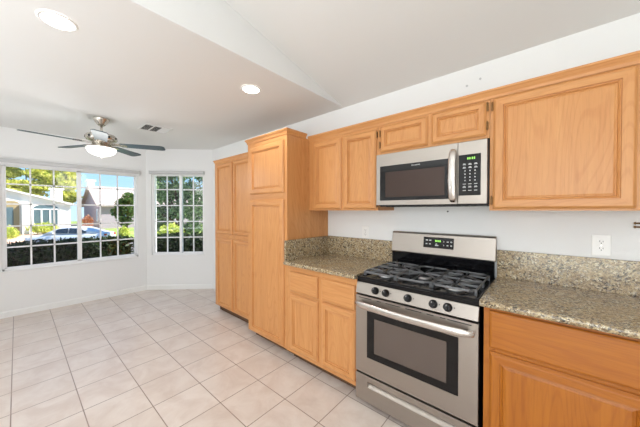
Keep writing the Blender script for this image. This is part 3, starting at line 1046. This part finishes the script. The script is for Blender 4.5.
for k in range(5):
    a = math.radians(62 + 72 * k)
    xf = Matrix.Translation((FX, FY, 2.146)) @ Matrix.Rotation(a, 4, 'Z') @ Matrix.Rotation(math.radians(-9), 4, 'X')
    w0, w1 = 0.052, 0.068
    poly = [(0.185, -w0), (0.60, -w1), (0.632, -w1 + 0.014), (0.640, -w1 + 0.035), (0.640, w1 - 0.035), (0.632, w1 - 0.014), (0.60, w1), (0.185, w0)]
    b = obj('blade', MB(xf).prism(poly, -0.004, 0.004, 'z'), 'blade', fan)
    mb = MB(xf)
    mb.prism([(0.085, -0.018), (0.16, -0.014), (0.215, -0.038), (0.245, -0.034), (0.25, 0.0), (0.245, 0.034), (0.215, 0.038), (0.16, 0.014), (0.085, 0.018)], 0.004, 0.009, 'z')
    mb.prism([(0.085, -0.018), (0.16, -0.014), (0.215, -0.038), (0.245, -0.034), (0.25, 0.0), (0.245, 0.034), (0.215, 0.038), (0.16, 0.014), (0.085, 0.018)], -0.008, -0.004, 'z')
    obj('blade_bracket', mb, 'nickel', b)
# the lamp inside the fan's bowl shines over its rim onto the ceiling
lamp('fan_bowl_glow', 'POINT', (FX, FY, 1.93), (0, 0, 0), 9, (0.97, 0.98, 1.0), shadow_soft_size=0.22)

# ------------------------------------------------------------------ outside
def gz(x):
    P = [(10, -0.16), (-6.5, -0.16), (-13, -1.2), (-27, -1.2), (-29, -0.5), (-60, -0.5)]
    for (a, za), (b, zb) in zip(P[:-1], P[1:]):
        if b <= x <= a:
            return za + (zb - za) * (a - x) / (a - b)
    return -0.5
mb = MB()
xs = [4, -6.5, -13, -15.5]
for a, b in zip(xs[:-1], xs[1:]):
    mb.prism([(a, gz(a)), (b, gz(b)), (b, gz(b) - 0.3), (a, gz(a) - 0.3)], -40, 45, 'y')
struct('lawn', mb, 'lawn')
mb = MB().box(-27, -15.5, -40, 45, -1.5, -1.2)
struct('street', mb, 'asphalt')
mb = MB()
for a, b in ((-27, -29), (-29, -60)):
    mb.prism([(a, gz(a - 1e-4)), (b, gz(b)), (b, gz(b) - 0.5), (a, -1.7)], -40, 1.9, 'y')
struct('yard', mb, 'gravel')
mb = MB()
for a, b in ((-27, -29), (-29, -60)):
    mb.prism([(a, gz(a - 1e-4)), (b, gz(b)), (b, gz(b) - 0.5), (a, -1.7)], 1.9, 45, 'y')
struct('far_lawn', mb, 'lawn')

def foliage(mb, c, r, n, size, shell=0.55, flat=1.0):
    c = Vector(c)
    for _ in range(n):
        d = Vector((random.gauss(0, 1), random.gauss(0, 1), random.gauss(0, 1))).normalized()
        k = shell + (1 - shell) * random.random() ** 0.6
        k *= 0.82 + 0.25 * math.sin(5 * d.x + 3 * d.y) * math.sin(4 * d.z + 2 * d.y)
        p = c + Vector((d.x * r[0] * k, d.y * r[1] * k, d.z * r[2] * k))
        leafquad(mb, p, size * random.uniform(0.6, 1.3), d)
def leafquad(mb, p, s, d=None):
    a = Vector((random.gauss(0, 1), random.gauss(0, 1), random.gauss(0, 1))).normalized()
    if d is not None:
        a = (a * 0.8 + d.orthogonal().normalized() * 0.5).normalized()
    b = a.cross(Vector((random.gauss(0, 1), random.gauss(0, 1), random.gauss(0, 1)))).normalized()
    mb.add([p - a * s, p + b * s * 0.45, p + a * s, p - b * s * 0.45], [(0, 1, 2, 3)])
def boxleaves(mb, x0, x1, y0, y1, z0, z1, n, size, xf=None):
    for _ in range(n):
        f = random.random()
        p = [random.uniform(x0, x1), random.uniform(y0, y1), random.uniform(z0, z1)]
        if f < 0.3: p[0] = x1 + random.gauss(0, 0.02)
        elif f < 0.55: p[2] = z1 + random.gauss(0, 0.025)
        elif f < 0.75: p[0] = x0 + random.gauss(0, 0.02)
        q = Vector(p)
        leafquad(mb, xf @ q if xf else q, size * random.uniform(0.6, 1.3))

# clipped hedges under the windows
def hedge(label, xf, s0, s1, t0, t1, z0, z1, n):
    c = xf @ Vector(((s0 + s1) / 2, (t0 + t1) / 2, z0))
    t = thing('hedge', label, 'hedge', c, 'clipped hedges outside the bay')
    core = MB(xf).box(s0 + 0.06, s1 - 0.06, t0 + 0.06, t1 - 0.06, z0, z1 - 0.07)
    obj('twigs', core, 'leaf_hedge', t)
    mb = MB()
    for _ in range(n):
        p = [random.uniform(s0, s1), random.uniform(t0, t1), random.uniform(z0 + 0.1, z1)]
        f = random.random()
        if f < 0.45: p[1] = t0 + random.gauss(0, 0.03)
        elif f < 0.85: p[2] = z1 + random.gauss(0, 0.025)
        leafquad(mb, xf @ Vector(p), 0.045 * random.uniform(0.6, 1.3))
    obj('leaves', mb, 'leaf_hedge', t)
hedge('long dark clipped hedge close outside the wide window', xf1, -0.6, 1.72, 0.75, 1.5, -0.16, 0.80, 6500)
hedge('dark clipped hedge close outside the narrow bay window', xf2, -0.55, 1.6, 0.95, 1.6, -0.16, 0.80, 4200)

def tree(name, label, base_p, trunk_h, blobs, m, size, n, group=None):
    t = thing(name, label, 'tree', base_p, group)
    b = Vector(base_p)
    tr = MB().tube([b, b + Vector((0.05, 0.03, trunk_h * 0.5)), b + Vector((0.0, 0.08, trunk_h))], 0.1, 10, rr=[0.14, 0.10, 0.07])
    for c, r in blobs[:4]:
        tr.tube([b + Vector((0, 0.06, trunk_h * 0.8)), (b + Vector((0, 0, trunk_h)) + Vector(c)) / 2 + Vector((0, 0, 0.1)), c], 0.05, 8, rr=[0.06, 0.045, 0.02])
    obj('trunk', tr, 'bark', t)
    mb = MB()
    tot = sum(r[0] * r[2] for c, r in blobs)
    for c, r in blobs:
        foliage(mb, c, r, int(n * r[0] * r[2] / tot), size, 0.25)
    obj('crown', mb, m, t)
    return t

# white house across the street: gable end facing the window
hs = thing('house', 'white stucco house with an arched window and a low gable, across the street', 'house', (-34, -4.2, -0.5))
xh = -30.0
apex_y, apex_z = -5.4, 3.59
ev_y0, ev_y1 = -12.0, 0.45
zr = lambda y: apex_z - 0.30 * abs(y - apex_y)
mb = MB().prism([(ev_y0, -0.5), (ev_y1, -0.5), (ev_y1, zr(ev_y1)), (apex_y, apex_z), (ev_y0, zr(ev_y0))], xh - 9, xh, 'x')
obj('walls', mb, 'stucco', hs)
mb = MB()
for s in (0, 1):
    ye = ev_y1 + 0.2 if s else ev_y0 - 0.2
    mb.prism([(apex_y, apex_z + 0.02), (ye, zr(ye) + 0.02), (ye, zr(ye) + 0.16), (apex_y, apex_z + 0.16)], xh - 9.2, xh + 0.3, 'x')
obj('roof', mb, 'stucco', hs)
def archpoly(y0, y1, z0, zs, n=14):
    c, r = (y0 + y1) / 2, (y1 - y0) / 2
    return [(y0, z0), (y1, z0)] + [(c + r * math.cos(PI * k / n), zs + r * 0.5 * math.sin(PI * k / n)) for k in range(n + 1)]
wv = obj('arched_window', MB().prism(archpoly(-1.75, -0.30, 0.0, 1.48), xh - 0.02, xh + 0.03, 'x'), 'housewin', hs)
mb = MB()
for y in (-1.75, -1.27, -0.78, -0.30):
    mb.box(xh + 0.02, xh + 0.07, y - 0.05, y + 0.05, 0.0, 1.48)
for z in (0.0, 1.46):
    mb.box(xh + 0.02, xh + 0.07, -1.8, -0.25, z - 0.05, z + 0.05)
obj('window_muntins', mb, 'vinyl', wv)
mb = MB().prism(archpoly(-3.40, -2.45, -0.45, 1.88), xh - 0.02, xh + 0.06, 'x')
dw = obj('entry_door', mb, 'housedoor', hs)
obj('door_glass', MB().box(xh + 0.05, xh + 0.08, -3.1, -2.75, 0.1, 1.6), 'housewin', dw)
mb = MB().box(xh, xh + 0.5, -2.32, -1.95, -0.5, 2.0)
obj('entry_column', mb, 'stucco', hs)
mb = MB().box(xh - 2.6, xh - 1.9, -0.65, 0.1, 1.6, 3.25).box(xh - 2.7, xh - 1.8, -0.75, 0.2, 3.2, 3.35)
obj('chimney', mb, 'stucco', hs)

# second house, grey stucco with a pink clay roof: shaded gable end to the left, eave towards the street
h2 = thing('house', 'grey stucco house with a pink clay tile roof, seen through the right sash', 'house', (-38.3, 10, -0.5))
hx, hh, hy0, hy1, he, hr = -33.0, 5.3, 2.85, 19.0, 1.95, 4.0
mb = MB().prism([(hx, -0.5), (hx, he), (hx - hh, hr), (hx - 2 * hh, he), (hx - 2 * hh, -0.5)], hy0, hy1, 'y')
obj('walls', mb, 'stucco2', h2)
mb = MB()
for sg in (1, -1):
    c = hx - hh
    mb.prism([(c, hr + 0.02), (c + sg * (hh + 0.5), he - 0.17), (c + sg * (hh + 0.5), he - 0.02), (c, hr + 0.17)], hy0 - 0.35, hy1 + 0.3, 'y')
obj('roof', mb, 'roof', h2)
mb = MB().box(hx - hh - 0.5, hx - hh + 0.4, 2.55, 3.15, 3.7, 4.75).box(hx - hh - 0.6, hx - hh + 0.5, 2.45, 3.25, 4.65, 4.85)
obj('chimney', mb, 'stucco', h2)
for ya in (4.2, 6.8):
    f_ = obj('window', MB().box(hx - 0.02, hx + 0.05, ya, ya + 1.2, 0.3, 1.4), 'vinyl', h2)
    obj('pane', MB().box(hx, hx + 0.07, ya + 0.08, ya + 1.12, 0.38, 1.32), 'housewin', f_)
f_ = obj('window', MB().box(hx - 1.6, hx - 0.9, hy0 - 0.05, hy0 + 0.02, 0.2, 1.5), 'vinyl', h2)
obj('pane', MB().box(hx - 1.52, hx - 0.98, hy0 - 0.07, hy0, 0.28, 1.42), 'housewin', f_)

# trees and shrubs
tree('tree', 'big yellow-green tree behind the white house, filling the upper left panes', (-41.5, -2.0, -0.5), 4.0,
     [((-42.5, -3.9, 5.5), (1.6, 2.2, 0.8)), ((-41.5, -0.4, 5.4), (1.5, 2.0, 0.9)), ((-41.8, -2.1, 6.9), (1.6, 2.6, 0.6)), ((-41.0, 0.9, 4.6), (1.3, 1.5, 1.2)),
      ((-42.0, -3.0, 4.2), (1.5, 2.6, 0.55)), ((-41.6, -1.2, 4.1), (1.5, 2.0, 0.7)), ((-40.6, 1.2, 3.0), (1.0, 1.2, 0.9)), ((-41.5, 0.6, 6.4), (1.5, 1.8, 0.7)),
      ((-42.5, -5.6, 6.2), (1.8, 2.4, 0.9)), ((-41.5, -2.4, 3.2), (1.4, 2.2, 0.6)), ((-41.0, 1.3, 5.6), (1.0, 1.1, 0.9))],
     'leaf_yellow', 0.21, 24000)
tree('tree', 'round green tree on the far lawn in front of the pink-roofed house', (-22.3, 2.7, -1.2), 1.6,
     [((-22.4, 2.55, 1.8), (0.55, 0.55, 0.55)), ((-22.1, 2.95, 2.25), (0.55, 0.6, 0.55)), ((-22.6, 2.3, 1.2), (0.45, 0.5, 0.5)), ((-21.9, 3.0, 1.3), (0.55, 0.6, 0.6)), ((-22.2, 2.65, 0.6), (0.5, 0.6, 0.45))],
     'leaf_green', 0.10, 3000)
tree('tree', 'leafy grey-green tree filling the narrow bay window', (-8.7, 1.5, -0.16), 1.0,
     [((-9.1, 0.75, 2.7), (0.55, 0.55, 0.5)), ((-8.7, 0.75, 2.0), (0.5, 0.5, 0.5)), ((-9.05, 0.65, 1.3), (0.45, 0.45, 0.4)), ((-9.0, 1.2, 2.75), (0.6, 0.6, 0.5)),
      ((-9.4, 1.2, 2.0), (0.6, 0.6, 0.5)), ((-9.1, 1.15, 1.3), (0.5, 0.5, 0.45)), ((-9.1, 1.55, 2.9), (0.6, 0.6, 0.6)), ((-9.0, 1.55, 2.1), (0.6, 0.6, 0.5)),
      ((-8.4, 1.4, 1.4), (0.5, 0.5, 0.45)), ((-7.7, 1.65, 2.8), (0.5, 0.5, 0.5)), ((-8.2, 1.65, 2.0), (0.55, 0.55, 0.5)), ((-8.2, 1.75, 1.4), (0.5, 0.5, 0.5)),
      ((-8.1, 2.2, 2.6), (0.6, 0.6, 0.6)), ((-8.3, 2.4, 1.9), (0.55, 0.55, 0.5)), ((-8.2, 2.25, 1.4), (0.45, 0.45, 0.4)), ((-7.9, 2.6, 2.9), (0.5, 0.5, 0.5)), ((-9.2, 1.0, 0.8), (0.5, 0.5, 0.4)), ((-8.3, 1.7, 0.8), (0.45, 0.45, 0.4))],
     'leaf_tree', 0.062, 13000)
def shrub(label, c, r, m, size, n):
    t = thing('shrub', label, 'shrub', (c[0], c[1], c[2] - r[2]))
    mb = MB()
    foliage(mb, c, r, n, size, 0.4)
    obj('leaves', mb, m, t)
    st = MB()
    for k in range(5):
        a = 2 * PI * k / 5
        st.tube([(c[0], c[1], c[2] - r[2]), (c[0] + 0.3 * r[0] * math.cos(a), c[1] + 0.3 * r[1] * math.sin(a), c[2])], 0.02, 6)
    obj('stems', st, 'bark', t)
shrub('lime clipped shrub under the arched window of the white house', (-29.1, -1.2, -0.05), (0.5, 1.0, 0.5), 'leaf_lime', 0.09, 1500)
shrub('lime shrub at the left end of the white house front', (-28.8, -2.95, -0.42), (0.5, 0.6, 0.75), 'leaf_lime', 0.09, 1300)
shrub('rust-coloured shrub in front of the grey gable', (-30.8, 1.65, 0.25), (0.45, 0.5, 0.75), 'leaf_orange', 0.09, 900)
shrub('bright lime shrub low behind the hedge in the narrow bay window', (-7.1, 0.62, 0.70), (0.35, 0.4, 0.35), 'leaf_lime', 0.05, 1300)
shrub('small lime shrub on the far lawn beside the silver car', (-19.8, 2.1, -0.1), (0.3, 0.35, 0.5), 'leaf_lime', 0.08, 700)
# white garden wall beyond the narrow window
o = obj('garden_wall', MB().box(-10.5, -6.5, 3.4, 3.6, -0.16, 1.75), 'stucco', loc=(-8.5, 3.5, -0.16))
tag(o, 'white garden wall glimpsed behind the tree in the narrow bay window', 'wall')

# cars
def car(label, loc, rz, group=None):
    t = thing('car', label, 'car', (0, 0, 0), group)
    st = [(-2.32, 0.45, 0.55, 0.62), (-2.28, 0.32, 0.72, 0.80), (-1.9, 0.24, 0.86, 0.86), (-1.2, 0.2, 0.93, 0.89), (-0.6, 0.2, 0.96, 0.90), (0.6, 0.2, 0.97, 0.90),
          (1.5, 0.22, 1.0, 0.89), (2.1, 0.28, 1.02, 0.86), (2.30, 0.36, 0.98, 0.80), (2.36, 0.5, 0.80, 0.70)]
    rings = []
    for x, zb, zt, hw in st:
        r = []
        for a in range(16):
            q = 2 * PI * a / 16
            cy, cz = math.cos(q), math.sin(q)
            r.append((x, hw * math.copysign(abs(cy) ** 0.5, cy), (zb + zt) / 2 + (zt - zb) / 2 * math.copysign(abs(cz) ** 0.6, cz)))
        rings.append(r)
    body = obj('body', MB().loft(rings), 'car', t)
    st = [(-1.25, 0.92, 0.95, 0.78), (-0.75, 0.9, 1.20, 0.70), (-0.3, 0.9, 1.38, 0.64), (0.25, 0.9, 1.44, 0.62), (0.85, 0.9, 1.40, 0.62), (1.4, 0.92, 1.2, 0.66), (1.9, 0.98, 1.02, 0.70)]
    rings = []
    for x, zb, zt, hw in st:
        rings.append([(x, -hw - 0.1, zb), (x, -hw, zb + (zt - zb) * 0.8), (x, -hw + 0.1, zt), (x, hw - 0.1, zt), (x, hw, zb + (zt - zb) * 0.8), (x, hw + 0.1, zb)])
    obj('cabin', MB().loft(rings), 'car', t)
    for s in (-1, 1):
        for poly in ([(-0.80, 0.97), (-0.42, 1.27), (0.16, 1.33), (0.16, 0.97)], [(0.24, 0.97), (0.24, 1.33), (0.80, 1.30), (1.28, 1.06), (1.22, 0.98)]):
            mb = MB()
            v = []
            for off in (0.0, 0.03):
                for x, z in poly:
                    v.append((x, s * (0.79 - 0.27 * (z - 0.95) + off), z))
            n = len(poly)
            mb.add(v, [tuple(range(n)), tuple(range(n, 2 * n))] + [(i, (i + 1) % n, n + (i + 1) % n, n + i) for i in range(n)])
            obj('side_window', mb, 'carglass', t)
        for x in (-1.38, 1.32):
            wl = obj('wheel', MB().lathe([(0.25, s * 0.70), (0.32, s * 0.72), (0.33, s * 0.80), (0.32, s * 0.90), (0.22, s * 0.91)], (x, 0, 0.33), 28, 'y'), 'rubber', t)
            obj('hubcap', MB().lathe([(0.215, s * 0.905), (0.20, s * 0.92), (0.05, s * 0.925)], (x, 0, 0.33), 20, 'y'), 'hub', wl)
        obj('tail_lamp', MB().box(2.20, 2.36, s * 0.58 - 0.14, s * 0.58 + 0.14, 0.74, 0.90), 'tail', t, 0.02)
        obj('headlamp', MB().box(-2.30, -2.10, s * 0.62 - 0.14, s * 0.62 + 0.14, 0.60, 0.72), 'headl', t, 0.02)
        obj('mirror', MB().box(-0.72, -0.58, s * 0.92 - 0.07, s * 0.92 + 0.07, 0.96, 1.08), 'car', t, 0.02)
    t.location = loc
    t.rotation_euler = (0, 0, rz)
    return t
car('silver sedan parked on the street, seen side-on through the wide window', (-24.7, 0.1, -1.2), math.radians(54))
